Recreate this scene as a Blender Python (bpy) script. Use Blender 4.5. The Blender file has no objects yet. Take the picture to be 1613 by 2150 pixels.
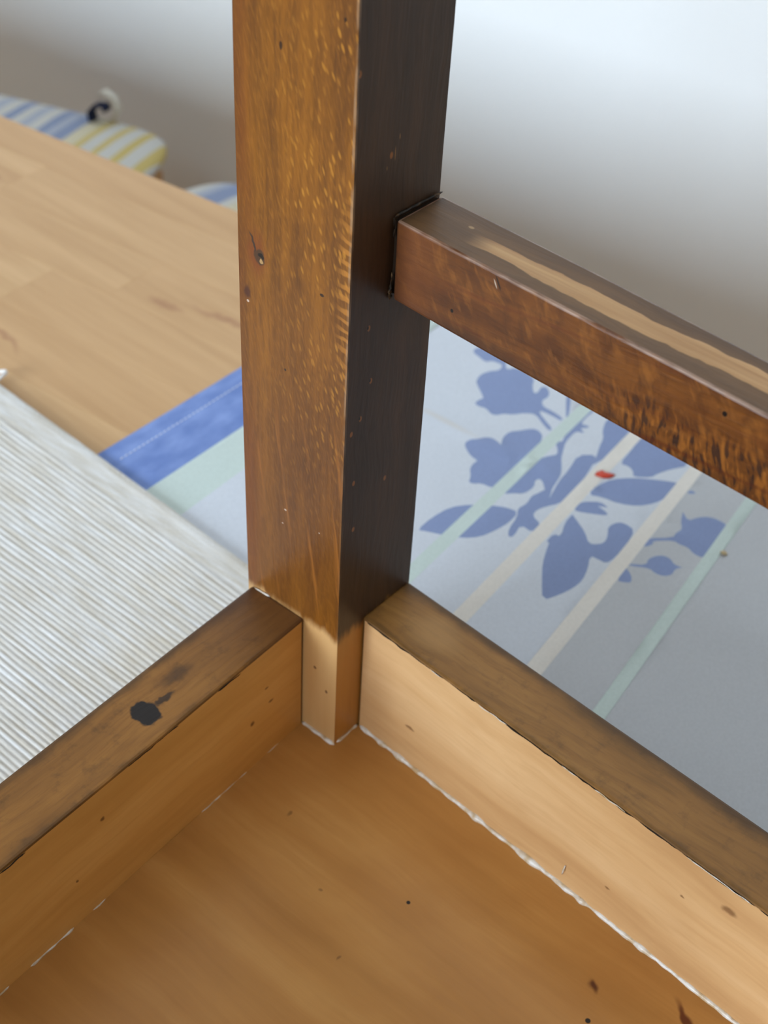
import bpy, bmesh, math, random
from mathutils import Vector, Matrix, noise
from mathutils.geometry import delaunay_2d_cdt

random.seed(7)
scene = bpy.context.scene
col = scene.collection
ZO = 0.8034            # height of the upturned stool's rail tops above the floor (table top at 0.74)
TH = math.atan2(0.0171, 0.1917)   # yaw of the room and the table against the stool
E0 = (-0.2406, -0.4981)           # a point on the far table edge

# ------------------------------------------------------------------ camera
cam_d = bpy.data.cameras.new('camera')
cam = bpy.data.objects.new('camera', cam_d)
col.objects.link(cam)
RX, RD, RF = ((-0.64588638, 0.76202164, 0.04640912),
              (0.47460399, 0.44840133, -0.75742148),
              (-0.59798147, -0.46718226, -0.65127482))
m = Matrix(((RX[0], -RD[0], -RF[0], 0.22664825),
            (RX[1], -RD[1], -RF[1], 0.19255259),
            (RX[2], -RD[2], -RF[2], 0.30864191 + ZO),
            (0, 0, 0, 1)))
cam.matrix_world = m
cam_d.sensor_fit = 'VERTICAL'
cam_d.sensor_height = 36.0
cam_d.lens = 2815.45 / 2150 * 36.0
cam_d.clip_start = 0.01
cam_d.dof.use_dof = True
cam_d.dof.focus_distance = 0.37
cam_d.dof.aperture_fstop = 17.0
scene.camera = cam

# ------------------------------------------------------------------ light
world = bpy.data.worlds.new('sky')
scene.world = world
world.use_nodes = True
bgn = world.node_tree.nodes['Background']
bgn.inputs[0].default_value = (0.80, 0.89, 1.0, 1)
bgn.inputs[1].default_value = 1.2

def room(u, v, z=0.0):
    """room coordinates (u away from the far table edge, v along it) to the world"""
    c, s = math.cos(TH), math.sin(TH)
    return Vector((E0[0] + c * u - s * v, E0[1] + s * u + c * v, z))

WIN_U, WIN_V0, WIN_V1, WIN_Z0, WIN_Z1 = 2.55, -0.95, 0.85, 0.90, 2.08
def window_light(name, u, v, z, su, sz, watts, colour, yaw):
    d = bpy.data.lights.new(name, 'AREA')
    d.shape = 'RECTANGLE'
    d.size, d.size_y = su, sz
    d.energy = watts
    d.color = colour
    o = bpy.data.objects.new(name, d)
    col.objects.link(o)
    o.location = room(u, v, z)
    o.rotation_euler = (math.pi / 2, 0, TH + yaw)
    return o
# daylight entering through the window in the wall behind the camera
window_light('window_daylight', WIN_U + 0.16, (WIN_V0 + WIN_V1) / 2, (WIN_Z0 + WIN_Z1) / 2,
             WIN_V1 - WIN_V0, WIN_Z1 - WIN_Z0, 138, (0.73, 0.865, 1.0), math.pi / 2)

vs = scene.view_settings
scene.display_settings.display_device = 'sRGB'
vs.view_transform = 'Standard'
vs.look = 'None'
vs.exposure = 0.0
vs.gamma = 1.0
vs.use_curve_mapping = False

# ------------------------------------------------------------------ helpers
def lin(r, g, b):
    f = lambda c: (c / 255 / 12.92) if c / 255 <= 0.04045 else ((c / 255 + 0.055) / 1.055) ** 2.4
    return (f(r), f(g), f(b), 1.0)

def mesh_obj(name, verts, faces, mat=None, parent=None, smooth=False, loc=None):
    me = bpy.data.meshes.new(name)
    me.from_pydata([tuple(v) for v in verts], [], faces)
    me.update()
    if smooth:
        me.polygons.foreach_set('use_smooth', [True] * len(me.polygons))
    return link(name, me, mat, parent, loc)

def link(name, me, mat=None, parent=None, loc=None):
    o = bpy.data.objects.new(name, me)
    col.objects.link(o)
    if mat is not None:
        for x in (mat if isinstance(mat, (list, tuple)) else [mat]):
            me.materials.append(x)
    if parent is not None:
        o.parent = parent
    if loc is not None:
        o.location = loc
    return o

def bm_obj(name, bm, mat=None, parent=None, smooth=False, loc=None):
    bmesh.ops.recalc_face_normals(bm, faces=bm.faces[:])
    me = bpy.data.meshes.new(name)
    bm.to_mesh(me)
    bm.free()
    if smooth:
        me.polygons.foreach_set('use_smooth', [True] * len(me.polygons))
    return link(name, me, mat, parent, loc)

def empty(name, loc=(0, 0, 0), rz=0.0):
    o = bpy.data.objects.new(name, None)
    col.objects.link(o)
    o.empty_display_size = 0.05
    o.location = loc
    o.rotation_euler = (0, 0, rz)
    return o

def tag(o, label, cat, group=None, kind=None):
    o['label'] = label
    o['category'] = cat
    if group:
        o['group'] = group
    if kind:
        o['kind'] = kind
    return o

def struct(o):
    o['kind'] = 'structure'
    return o

def add_box(bm, lo, hi):
    x0, y0, z0 = lo
    x1, y1, z1 = hi
    vv = [bm.verts.new(p) for p in ((x0, y0, z0), (x1, y0, z0), (x1, y1, z0), (x0, y1, z0),
                                    (x0, y0, z1), (x1, y0, z1), (x1, y1, z1), (x0, y1, z1))]
    for f in ((0, 3, 2, 1), (4, 5, 6, 7), (0, 1, 5, 4), (1, 2, 6, 5), (2, 3, 7, 6), (3, 0, 4, 7)):
        bm.faces.new([vv[i] for i in f])
    return vv

def box(name, lo, hi, mat, parent=None, bevel=0.0, seg=1, loc=None):
    bm = bmesh.new()
    add_box(bm, lo, hi)
    if bevel:
        bmesh.ops.bevel(bm, geom=bm.edges[:], offset=bevel, segments=seg, affect='EDGES', profile=0.5)
    return bm_obj(name, bm, mat, parent, loc=loc)

def tube(path, radii, n=6, closed_ends=True):
    """verts, faces of a tube through the points of path"""
    P = [Vector(p) for p in path]
    verts, faces = [], []
    for i, p in enumerate(P):
        t = (P[min(i + 1, len(P) - 1)] - P[max(i - 1, 0)]).normalized()
        a = t.cross(Vector((0, 0, 1)))
        if a.length < 1e-4:
            a = t.cross(Vector((1, 0, 0)))
        a.normalize()
        b = t.cross(a)
        r = radii[i] if isinstance(radii, (list, tuple)) else radii
        for k in range(n):
            w = 2 * math.pi * k / n
            verts.append(p + a * (r * math.cos(w)) + b * (r * math.sin(w)))
    for i in range(len(P) - 1):
        for k in range(n):
            k2 = (k + 1) % n
            faces.append((i * n + k, i * n + k2, (i + 1) * n + k2, (i + 1) * n + k))
    if closed_ends:
        faces.append(tuple(range(n))[::-1])
        faces.append(tuple((len(P) - 1) * n + k for k in range(n)))
    return verts, faces

# ------------------------------------------------------------------ material builder
class Mat:
    def __init__(self, name, rough=0.5, spec=0.5):
        self.m = bpy.data.materials.new(name)
        self.m.use_nodes = True
        self.nt = self.m.node_tree
        self.b = self.nt.nodes['Principled BSDF']
        self.b.inputs['Roughness'].default_value = rough
        self.b.inputs['Specular IOR Level'].default_value = spec
    def n(self, t, **kw):
        nd = self.nt.nodes.new(t)
        for k, v in kw.items():
            setattr(nd, k, v)
        return nd
    def put(self, sock, v):
        if isinstance(v, bpy.types.NodeSocket):
            self.nt.links.new(v, sock)
        else:
            sock.default_value = v
    def coord(self, obj=None):
        nd = self.n('ShaderNodeTexCoord')
        if obj is not None:
            nd.object = obj
        return nd.outputs['Object']
    def rand(self):
        return self.n('ShaderNodeObjectInfo').outputs['Random']
    def mapping(self, v, loc=(0, 0, 0), rot=(0, 0, 0), scale=(1, 1, 1)):
        nd = self.n('ShaderNodeMapping')
        self.put(nd.inputs['Vector'], v)
        self.put(nd.inputs['Location'], loc)
        self.put(nd.inputs['Rotation'], rot)
        self.put(nd.inputs['Scale'], scale)
        return nd.outputs[0]
    def aniso(self, v, rot, scale):
        return self.mapping(self.mapping(v, rot=rot), scale=scale)
    def voronoi(self, v, rnd=1.0):
        nd = self.n('ShaderNodeTexVoronoi')
        self.put(nd.inputs['Vector'], v)
        nd.inputs['Scale'].default_value = 1.0
        nd.inputs['Randomness'].default_value = rnd
        return nd.outputs['Distance'], nd.outputs['Color']
    def noise(self, v, scale=1.0, detail=4.0, rough=0.5, dist=0.0, dims='3D', w=None):
        nd = self.n('ShaderNodeTexNoise', noise_dimensions=dims)
        self.put(nd.inputs['Vector'], v)
        self.put(nd.inputs['Scale'], scale)
        self.put(nd.inputs['Detail'], detail)
        self.put(nd.inputs['Roughness'], rough)
        self.put(nd.inputs['Distortion'], dist)
        if w is not None:
            self.put(nd.inputs['W'], w)
        return nd.outputs[0]
    def wave(self, v, scale=1.0, dist=0.0, detail=2.0, dscale=1.0, axis='X', profile='SIN'):
        nd = self.n('ShaderNodeTexWave', bands_direction=axis, wave_profile=profile)
        self.put(nd.inputs['Vector'], v)
        self.put(nd.inputs['Scale'], scale)
        self.put(nd.inputs['Distortion'], dist)
        self.put(nd.inputs['Detail'], detail)
        self.put(nd.inputs['Detail Scale'], dscale)
        return nd.outputs[1]
    def ramp(self, f, stops, interp='LINEAR'):
        nd = self.n('ShaderNodeValToRGB')
        nd.color_ramp.interpolation = interp
        el = nd.color_ramp.elements
        while len(el) < len(stops):
            el.new(0.5)
        for e, (p, c) in zip(el, stops):
            e.position = p
            e.color = c if not isinstance(c, (int, float)) else (c, c, c, 1)
        self.put(nd.inputs[0], f)
        return nd.outputs[0]
    def mix(self, f, a, b, mode='MIX'):
        nd = self.n('ShaderNodeMix', data_type='RGBA', blend_type=mode)
        self.put(nd.inputs[0], f)
        self.put(nd.inputs[6], a)
        self.put(nd.inputs[7], b)
        return nd.outputs[2]
    def math(self, op, a, b=0.0, clamp=False):
        nd = self.n('ShaderNodeMath', operation=op)
        nd.use_clamp = clamp
        self.put(nd.inputs[0], a)
        self.put(nd.inputs[1], b)
        return nd.outputs[0]
    def sep(self, v):
        nd = self.n('ShaderNodeSeparateXYZ')
        self.put(nd.inputs[0], v)
        return nd.outputs
    def mr(self, v, a, b, c=0.0, d=1.0, smooth=True):
        nd = self.n('ShaderNodeMapRange')
        nd.interpolation_type = 'SMOOTHSTEP' if smooth else 'LINEAR'
        for i, x in enumerate((v, a, b, c, d)):
            self.put(nd.inputs[i], x)
        return nd.outputs[0]
    def dot(self, v, n):
        nd = self.n('ShaderNodeVectorMath', operation='DOT_PRODUCT')
        self.put(nd.inputs[0], v)
        nd.inputs[1].default_value = n
        return nd.outputs['Value']
    def spot(self, v, c, r, soft=0.4, rot=(0, 0, 0)):
        """1 inside an ellipsoid of radii r round c, 0 outside"""
        nd = self.n('ShaderNodeMapping', vector_type='TEXTURE')
        self.put(nd.inputs['Vector'], v)
        nd.inputs['Location'].default_value = c
        nd.inputs['Rotation'].default_value = rot
        nd.inputs['Scale'].default_value = r if isinstance(r, (tuple, list)) else (r, r, r)
        ln = self.n('ShaderNodeVectorMath', operation='LENGTH')
        self.nt.links.new(nd.outputs[0], ln.inputs[0])
        return self.mr(ln.outputs['Value'], 1.0, max(0.0, 1.0 - soft), 0.0, 1.0)
    def spots(self, v, items, soft=0.4):
        out = None
        for c, r in items:
            s = self.spot(v, c, r, soft)
            out = s if out is None else self.math('MAXIMUM', out, s)
        return out
    def warp(self, v, scale, amount):
        nd = self.n('ShaderNodeTexNoise')
        self.put(nd.inputs['Vector'], v)
        nd.inputs['Scale'].default_value = scale
        a = self.n('ShaderNodeVectorMath', operation='SUBTRACT')
        self.nt.links.new(nd.outputs[1], a.inputs[0])
        a.inputs[1].default_value = (0.5, 0.5, 0.5)
        s = self.n('ShaderNodeVectorMath', operation='SCALE')
        self.nt.links.new(a.outputs[0], s.inputs[0])
        s.inputs['Scale'].default_value = amount
        d = self.n('ShaderNodeVectorMath', operation='ADD')
        self.put(d.inputs[0], v)
        self.nt.links.new(s.outputs[0], d.inputs[1])
        return d.outputs[0]
    def base(self, c):
        self.put(self.b.inputs['Base Color'], c)
    def rough(self, r):
        self.put(self.b.inputs['Roughness'], r)
    def bump(self, h, strength=0.3, dist=0.001):
        nd = self.n('ShaderNodeBump')
        self.put(nd.inputs['Height'], h)
        nd.inputs['Strength'].default_value = strength
        nd.inputs['Distance'].default_value = dist
        self.nt.links.new(nd.outputs[0], self.b.inputs['Normal'])

def plain(name, rgb, rough=0.6, spec=0.4):
    k = Mat(name, rough, spec)
    k.base(lin(*rgb))
    return k.m
# ------------------------------------------------------------------ surface materials
k = Mat('wall_paint', 0.75, 0.2)
v = k.coord()
k.base(k.mix(k.noise(v, 3.0, 2), lin(232, 232, 231), lin(238, 238, 237)))
k.bump(k.noise(v, 240.0, 4), 0.12, 0.001)
M_wall = k.m
M_ceil = plain('ceiling_paint', (214, 212, 208), 0.8, 0.2)
M_wall2 = plain('darkened_wall_paint', (188, 182, 172), 0.8, 0.2)  # unseen walls, darkened below the back wall to cut the bounced light
k = Mat('floor_boards', 0.45, 0.4)
v = k.coord()
k.base(k.ramp(k.noise(k.mapping(v, scale=(18, 1.2, 1)), 1.0, 5), [(0.3, lin(172, 140, 100)), (0.7, lin(192, 160, 118))]))
M_floor = k.m
M_white = plain('white_gloss_paint', (236, 236, 232), 0.35, 0.5)
k = Mat('window_glass', 0.02, 0.5)
tr = k.n('ShaderNodeBsdfTransparent')
gl = k.n('ShaderNodeBsdfGlossy')
gl.inputs['Roughness'].default_value = 0.02
mx = k.n('ShaderNodeMixShader')
mx.inputs[0].default_value = 0.06
k.nt.links.new(tr.outputs[0], mx.inputs[1])
k.nt.links.new(gl.outputs[0], mx.inputs[2])
k.nt.links.new(mx.outputs[0], k.nt.nodes['Material Output'].inputs['Surface'])
M_glass = k.m

# ------------------------------------------------------------------ room shell
U0, U1, V0, V1, ZC = -0.45, WIN_U, -2.6, 3.4, 2.65
def room_box(name, lo, hi, mat, **kw):
    o = box(name, lo, hi, mat, **kw)
    o.location = (E0[0], E0[1], 0)
    o.rotation_euler = (0, 0, TH)
    return o
T = 0.12
struct(room_box('floor', (U0 - T, V0 - T, -0.1), (U1 + T, V1 + T, 0), M_floor))
struct(room_box('ceiling', (U0 - T, V0 - T, ZC), (U1 + T, V1 + T, ZC + 0.1), M_ceil))
struct(room_box('wall_back', (U0 - T, V0 - T, 0), (U0, V1 + T, ZC), M_wall))
struct(room_box('wall_left', (U0, V0 - T, 0), (U1, V0, ZC), M_wall2))
struct(room_box('wall_right', (U0, V1, 0), (U1, V1 + T, ZC), M_wall2))
bm = bmesh.new()
for lo, hi in (((U1, V0 - T, 0), (U1 + T, WIN_V0, ZC)), ((U1, WIN_V1, 0), (U1 + T, V1 + T, ZC)),
               ((U1, WIN_V0, 0), (U1 + T, WIN_V1, WIN_Z0)), ((U1, WIN_V0, WIN_Z1), (U1 + T, WIN_V1, ZC))):
    add_box(bm, lo, hi)
wf = struct(bm_obj('wall_front', bm, M_wall2))
wf.location = (E0[0], E0[1], 0)
wf.rotation_euler = (0, 0, TH)
win = empty('window_1', (E0[0], E0[1], 0), TH)
struct(win)
bm = bmesh.new()
f = 0.05
vm = (WIN_V0 + WIN_V1) / 2
ua, ub = U1 + 0.03, U1 + 0.08
for lo, hi in (((ua, WIN_V0, WIN_Z0), (ub, WIN_V1, WIN_Z0 + f)), ((ua, WIN_V0, WIN_Z1 - f), (ub, WIN_V1, WIN_Z1)),
               ((ua, WIN_V0, WIN_Z0 + f), (ub, WIN_V0 + f, WIN_Z1 - f)), ((ua, WIN_V1 - f, WIN_Z0 + f), (ub, WIN_V1, WIN_Z1 - f)),
               ((ua, vm - f / 2, WIN_Z0 + f), (ub, vm + f / 2, WIN_Z1 - f))):
    add_box(bm, lo, hi)
bm_obj('window_frame', bm, M_white, win)
for a, b in ((WIN_V0 + f, vm - f / 2), (vm + f / 2, WIN_V1 - f)):
    box('pane', (ua + 0.02, a, WIN_Z0 + f), (ua + 0.024, b, WIN_Z1 - f), M_glass, win)
box('window_sill', (U1 - 0.10, WIN_V0 - 0.05, WIN_Z0 - 0.03), (U1, WIN_V1 + 0.05, WIN_Z0), M_white, win)
box('baseboard', (U0, V0, 0), (U0 + 0.015, V1, 0.08), M_white, None)
bb = bpy.data.objects['baseboard']
bb.name = 'baseboard_back'
bb.location = (E0[0], E0[1], 0)
bb.rotation_euler = (0, 0, TH)
struct(bb)

# ------------------------------------------------------------------ dining table
TZ = ZO - 0.0634
table = empty('dining_table', (E0[0], E0[1], 0), TH)
tag(table, 'dining table with pale laminated beech top made of long staves', 'table')
k = Mat('beech_stave', 0.42, 0.35)
vt = k.coord(table)
r = k.rand()
off = k.n('ShaderNodeCombineXYZ')
k.put(off.inputs[0], k.math('MULTIPLY', r, 7.0))
k.put(off.inputs[1], k.math('MULTIPLY', r, 13.0))
av = k.n('ShaderNodeVectorMath', operation='ADD')
k.put(av.inputs[0], vt)
k.put(av.inputs[1], off.outputs[0])
vv = av.outputs[0]
tone = k.ramp(r, [(0.0, lin(202, 158, 110)), (0.35, lin(209, 166, 118)), (0.7, lin(217, 176, 127)), (1.0, lin(197, 151, 104))])
grain = k.noise(k.aniso(vv, (0, 0, 0.12), (90, 5, 20)), 1.0, 5, 0.6)
c = k.mix(k.ramp(grain, [(0.35, 0.0), (0.75, 1.0)]), tone, lin(190, 146, 98))
c = k.mix(k.math('MULTIPLY', k.ramp(k.noise(k.aniso(vv, (0, 0, 0.2), (30, 3, 9)), 1.0, 3), [(0.6, 0.0), (0.78, 1.0)]), 0.4), c, lin(176, 124, 80))
wv = k.warp(vt, 60, 0.012)
sp = k.math('MAXIMUM', k.spot(wv, (0.0975, 0.228, TZ), (0.0045, 0.016, 0.05), 0.95),
            k.math('MAXIMUM', k.spot(wv, (0.0905, 0.262, TZ), (0.0035, 0.034, 0.05), 0.95),
                   k.math('MAXIMUM', k.spot(wv, (0.170, 0.186, TZ), (0.0028, 0.026, 0.05), 0.95, (0, 0, -0.35)),
                          k.spot(wv, (0.056, 0.052, TZ), (0.004, 0.022, 0.05), 0.95, (0, 0, -0.3)))))
c = k.mix(k.math('MULTIPLY', sp, 0.6), c, lin(160, 108, 72))
k.base(c)
M_stave = k.m
k = Mat('beech_frame', 0.45, 0.35)
v = k.coord()
k.base(k.ramp(k.noise(k.mapping(v, scale=(60, 60, 4)), 1.0, 4), [(0.3, lin(196, 146, 98)), (0.7, lin(216, 172, 124))]))
M_beech = k.m
TU, TV0, TV1 = 0.83, -0.72, 1.06
stave_cache = {}
def stave_mesh(w, l):
    key = (round(w, 4), round(l, 4))
    if key not in stave_cache:
        bm = bmesh.new()
        g = 0.00002
        add_box(bm, (g, g, 0), (w - g, l - g, 0.028))
        bmesh.ops.bevel(bm, geom=[e for e in bm.edges if all(q.co.z > 0.02 for q in e.verts)], offset=0.0001, segments=1, affect='EDGES')
        bmesh.ops.recalc_face_normals(bm, faces=bm.faces[:])
        me = bpy.data.meshes.new('stave')
        bm.to_mesh(me)
        bm.free()
        me.materials.append(M_stave)
        stave_cache[key] = me
    return stave_cache[key]
rows = [0.030] + [0.040] * 20
u = 0.0
first = {0: 0.62, 1: 0.792, 2: 0.40, 3: 0.88, 4: 0.55}
for i, w in enumerate(rows):
    vpos = TV0
    l = first.get(i, random.choice((0.32, 0.44, 0.56, 0.68)))
    while vpos < TV1 - 1e-6:
        if TV1 - (vpos + l) < 0.15:
            l = TV1 - vpos
        o = bpy.data.objects.new('stave', stave_mesh(w, l))
        col.objects.link(o)
        o.parent = table
        o.location = (u, vpos, TZ - 0.028)
        vpos += l
        l = random.choice((0.36, 0.44, 0.52))
    u += w
for a, b in ((0.07, TV0 + 0.07), (0.07, TV1 - 0.13), (TU - 0.13, TV0 + 0.07), (TU - 0.13, TV1 - 0.13)):
    box('leg', (a, b, 0), (a + 0.06, b + 0.06, TZ - 0.028), M_beech, table, 0.004)
zt, zb = TZ - 0.028, TZ - 0.108
for lo, hi in (((0.09, TV0 + 0.13, zb), (0.112, TV1 - 0.13, zt)), ((TU - 0.112, TV0 + 0.13, zb), (TU - 0.09, TV1 - 0.13, zt)),
               ((0.13, TV0 + 0.09, zb), (TU - 0.13, TV0 + 0.112, zt)), ((0.13, TV1 - 0.112, zb), (TU - 0.13, TV1 - 0.09, zt))):
    box('apron', lo, hi, M_beech, table, 0.002)

# ------------------------------------------------------------------ upturned stool: materials
H, HB = 0.0526, 0.0600          # seat panel and seat rim below the rail tops
YL, YR, ZL = 0.0403, 0.0654, -0.0018
def raw_wood(name, axis, dark, mid, light, extra=None, rough=0.5, spec=0.35):
    """unstained, oiled wood; axis = grain direction"""
    k = Mat(name, rough, spec)
    v = k.coord()
    s = [70, 70, 70]
    s[axis] = 6
    s2 = [420, 420, 420]
    s2[axis] = 30
    wv = k.warp(v, 25, 0.006)
    c = k.ramp(k.noise(k.mapping(wv, scale=tuple(s)), 1.0, 4, 0.55), [(0.28, dark), (0.5, mid), (0.74, light)])
    c = k.mix(k.math('MULTIPLY', k.ramp(k.noise(k.mapping(wv, scale=tuple(s2)), 1.0, 3, 0.6), [(0.45, 0.0), (0.75, 1.0)]), 0.35), c, dark)
    c = k.mix(k.math('MULTIPLY', k.ramp(k.noise(v, 38, 3), [(0.5, 0.0), (0.8, 1.0)]), 0.3), c, dark)
    if extra:
        c = extra(k, v, c)
    k.base(c)
    k.bump(k.noise(k.mapping(v, scale=tuple(s2)), 1.0, 3), 0.15, 0.0006)
    return k.m

def stained(name, axis, stops, flecks=False, extra=None, rough=0.38, spec=0.45, bump=0.25):
    """brown stained wood with streaks, slanted pale flecks and wear"""
    k = Mat(name, rough, spec)
    v = k.coord()
    s = [110, 110, 110]
    s[axis] = 7
    s2 = [700, 700, 700]
    s2[axis] = 60
    wv = k.warp(v, 18, 0.010)
    st = k.noise(k.mapping(wv, scale=tuple(s)), 1.0, 5, 0.6)
    big = k.noise(v, 22, 3)
    c = k.ramp(k.math('ADD', k.math('MULTIPLY', st, 0.65), k.math('MULTIPLY', big, 0.35)), stops)
    fine = k.noise(k.mapping(wv, scale=tuple(s2)), 1.0, 3, 0.6)
    c = k.mix(k.math('MULTIPLY', k.ramp(fine, [(0.45, 0.0), (0.7, 1.0)]), 0.45), c, stops[0][1])
    if extra:
        c = extra(k, v, c)
    k.base(c)
    k.bump(fine, bump, 0.0005)
    return k.m

MM = lambda *t: tuple(q / 1000 for q in t)
def leg_front(k, v, c):
    # slanted pale flecks, denser towards the inner edge
    sx = k.sep(v)
    fd, fc = k.voronoi(k.aniso(k.warp(v, 55, 0.003), (-0.40, 0, 0), (0, 640, 225)))
    fl = k.math('MULTIPLY', k.ramp(fd, [(0.17, 1.0), (0.34, 0.0)]), k.ramp(fc, [(0.14, 0.0), (0.34, 1.0)]))
    fl2 = k.ramp(k.noise(k.aniso(v, (-0.30, 0, 0), (80, 1500, 260)), 1.0, 1.0, 0.5), [(0.50, 0.0), (0.72, 0.7)])
    patch = k.ramp(k.noise(k.mapping(v, scale=(30, 70, 24)), 1.0, 2), [(0.30, 0.4), (0.58, 1.0)])
    den = k.mr(k.math('ADD', sx[1], k.math('MULTIPLY', k.math('SUBTRACT', k.noise(v, 45, 2), 0.5), 0.03)), -0.034, -0.008, 0.08, 1.0)
    den = k.math('MULTIPLY', k.math('MULTIPLY', den, patch), k.mr(sx[2], 0.03, 0.085, 0.2, 1.0))
    c = k.mix(k.math('MULTIPLY', k.math('MULTIPLY', fl, den), 0.62), c, lin(196, 132, 46))
    c = k.mix(k.math('MULTIPLY', fl2, 0.32), c, lin(182, 116, 40))
    # dark pits between the flecks
    dk = k.ramp(k.noise(k.aniso(k.mapping(v, loc=(0, 7, 3)), (-0.40, 0, 0), (80, 760, 190)), 1.0, 1.5), [(0.60, 0.0), (0.72, 1.0)])
    c = k.mix(k.math('MULTIPLY', k.math('MULTIPLY', dk, den), 0.5), c, lin(84, 46, 16))
    # long pale streaks low on the leg
    ls = k.ramp(k.noise(k.aniso(k.warp(v, 30, 0.004), (-0.14, 0, 0), (60, 420, 22)), 1.0, 2), [(0.60, 0.0), (0.72, 1.0)])
    c = k.mix(k.math('MULTIPLY', k.math('MULTIPLY', ls, k.mr(sx[2], 0.11, 0.04)), 0.8), c, lin(176, 108, 40))
    # darker, redder towards the foot of the leg and along the outer edge
    c = k.mix(k.math('MULTIPLY', k.mr(sx[2], 0.135, 0.03), 0.40), c, lin(94, 54, 24))
    red = k.math('MULTIPLY', k.mr(sx[1], -0.030, -0.040), k.ramp(k.noise(k.mapping(v, scale=(40, 90, 14)), 1.0, 3), [(0.44, 0.0), (0.66, 0.5)]))
    c = k.mix(red, c, lin(112, 54, 22))
    # ripples at the inner edge
    rp = k.wave(k.mapping(k.warp(v, 70, 0.006), rot=(0.25, 0, 0)), 95, 2.0, 2, 2.0, 'Z')
    rm = k.math('MULTIPLY', k.mr(sx[1], -0.0055, -0.001), k.spot(v, (0, 0, 0.125), (0.03, 0.03, 0.035), 0.7))
    c = k.mix(k.math('MULTIPLY', k.ramp(rp, [(0.45, 0.0), (0.8, 1.0)]), k.math('MULTIPLY', rm, 0.6)), c, lin(196, 128, 50))
    # the knot: reddish halo, black slit, pale filled hole
    wv = k.warp(v, 250, 0.0025)
    c = k.mix(k.math('MULTIPLY', k.spot(wv, MM(0, -33.2, 124.5), MM(9, 4.6, 10), 0.8), 0.75), c, lin(120, 58, 24))
    c = k.mix(k.spot(wv, MM(0, -34.6, 127.6), MM(9, 0.55, 4.6), 0.5, (0.42, 0, 0)), c, lin(58, 42, 34))
    c = k.mix(k.spot(wv, MM(0, -32.1, 124.0), MM(9, 1.9, 2.5), 0.3), c, lin(74, 48, 30))
    c = k.mix(k.spot(wv, MM(0, -31.7, 123.0), MM(9, 0.8, 0.7), 0.4), c, lin(172, 136, 88))
    c = k.mix(k.spot(wv, MM(0, -31.7, 124.5), MM(9, 1.2, 0.8), 0.3), c, lin(22, 16, 14))
    c = k.mix(k.spot(wv, MM(0, -37.2, 111.5), MM(9, 1.4, 2.6), 0.6), c, lin(78, 40, 24))
    c = k.mix(k.spots(v, [(MM(0, -9.5, 122.0), MM(9, 0.9, 0.6)), (MM(0, -22.8, 92.0), MM(9, 0.5, 0.5)), (MM(0, -24.0, 184.4), MM(9, 0.6, 1.3)), (MM(0, -4.0, 196), MM(9, 0.5, 0.7))]), c, lin(52, 30, 18))
    c = k.mix(k.spots(v, [(MM(0, -22.8, 40.1), MM(9, 0.6, 0.4)), (MM(0, -36.9, 108.5), MM(9, 0.6, 0.5)), (MM(0, -8.8, 39), MM(9, 0.35, 0.3)), (MM(0, -24, 34), MM(9, 0.4, 0.3))]), c, lin(196, 170, 150))
    return leg_foot(k, v, pale_edge(k, v, c))

def pale_edge(k, v, c):
    # paler along the inner arris, mostly on the upper part
    d = k.n('ShaderNodeVectorMath', operation='LENGTH')
    k.put(d.inputs[0], k.mapping(v, scale=(1, 1, 0)))
    nz = k.noise(k.mapping(v, scale=(300, 300, 90)), 1.0, 3)
    wm = k.math('MULTIPLY', k.mr(d.outputs['Value'], 0.00085, 0.0005), k.ramp(nz, [(0.40, 0.0), (0.58, 1.0)]))
    wm = k.math('MULTIPLY', wm, k.mr(k.sep(v)[2], 0.05, 0.11, 0.12, 0.55))
    return k.mix(wm, c, lin(168, 136, 104))

def leg_foot(k, v, c, c0=(196, 148, 92), c1=(214, 170, 114)):
    # the stain stops just below the rail tops; bare wood below
    sx = k.sep(v)
    zz = k.math('ADD', sx[2], k.math('MULTIPLY', k.math('SUBTRACT', k.noise(k.mapping(v, scale=(220, 220, 60)), 1.0, 3), 0.5), 0.010))
    lt = k.ramp(k.noise(k.mapping(v, scale=(90, 90, 12)), 1.0, 3), [(0.3, lin(*c0)), (0.7, lin(*c1))])
    lt = k.mix(k.spots(v, [(MM(0, -9.5, -21), MM(9, 0.8, 0.8)), (MM(0, -4.2, -29), MM(9, 0.7, 0.9))]), lt, lin(120, 84, 52))
    return k.mix(k.mr(zz, 0.0008, -0.0045), c, lt)

def leg_side(k, v, c):
    holes = [MM(-0.9, 0, 184.3), MM(-8.4, 0, 112.1), MM(-10.3, 0, 94.1), MM(-6.5, 0, 83.0), MM(-2.8, 0, 79.5), MM(-19.1, 0, 54.2), MM(-4.7, 0, 60.6), MM(-5.4, 0, 42.3), MM(-14, 0, 160)]
    c = k.mix(k.spots(v, [(h, MM(0.8, 9, 1.2)) for h in holes], 0.5), c, lin(150, 92, 42))
    c = k.mix(k.spots(v, [((h[0] + 0.0004, 0, h[2] + 0.0003), MM(0.4, 9, 0.7)) for h in holes[:4]], 0.4), c, lin(24, 15, 10))
    sc = k.spots(v, [(MM(-15.5, 0, 160), MM(0.25, 9, 2.4)), (MM(-17, 0, 164), MM(0.25, 9, 1.0)), (MM(-12.5, 0, 157), MM(0.2, 9, 0.8))], 0.6)
    c = k.mix(k.math('MULTIPLY', sc, 0.7), c, lin(170, 120, 66))
    return leg_foot(k, v, pale_edge(k, v, c), (168, 114, 50), (188, 134, 64))  # bare foot darker on this face: its shade is put into the colour

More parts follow.
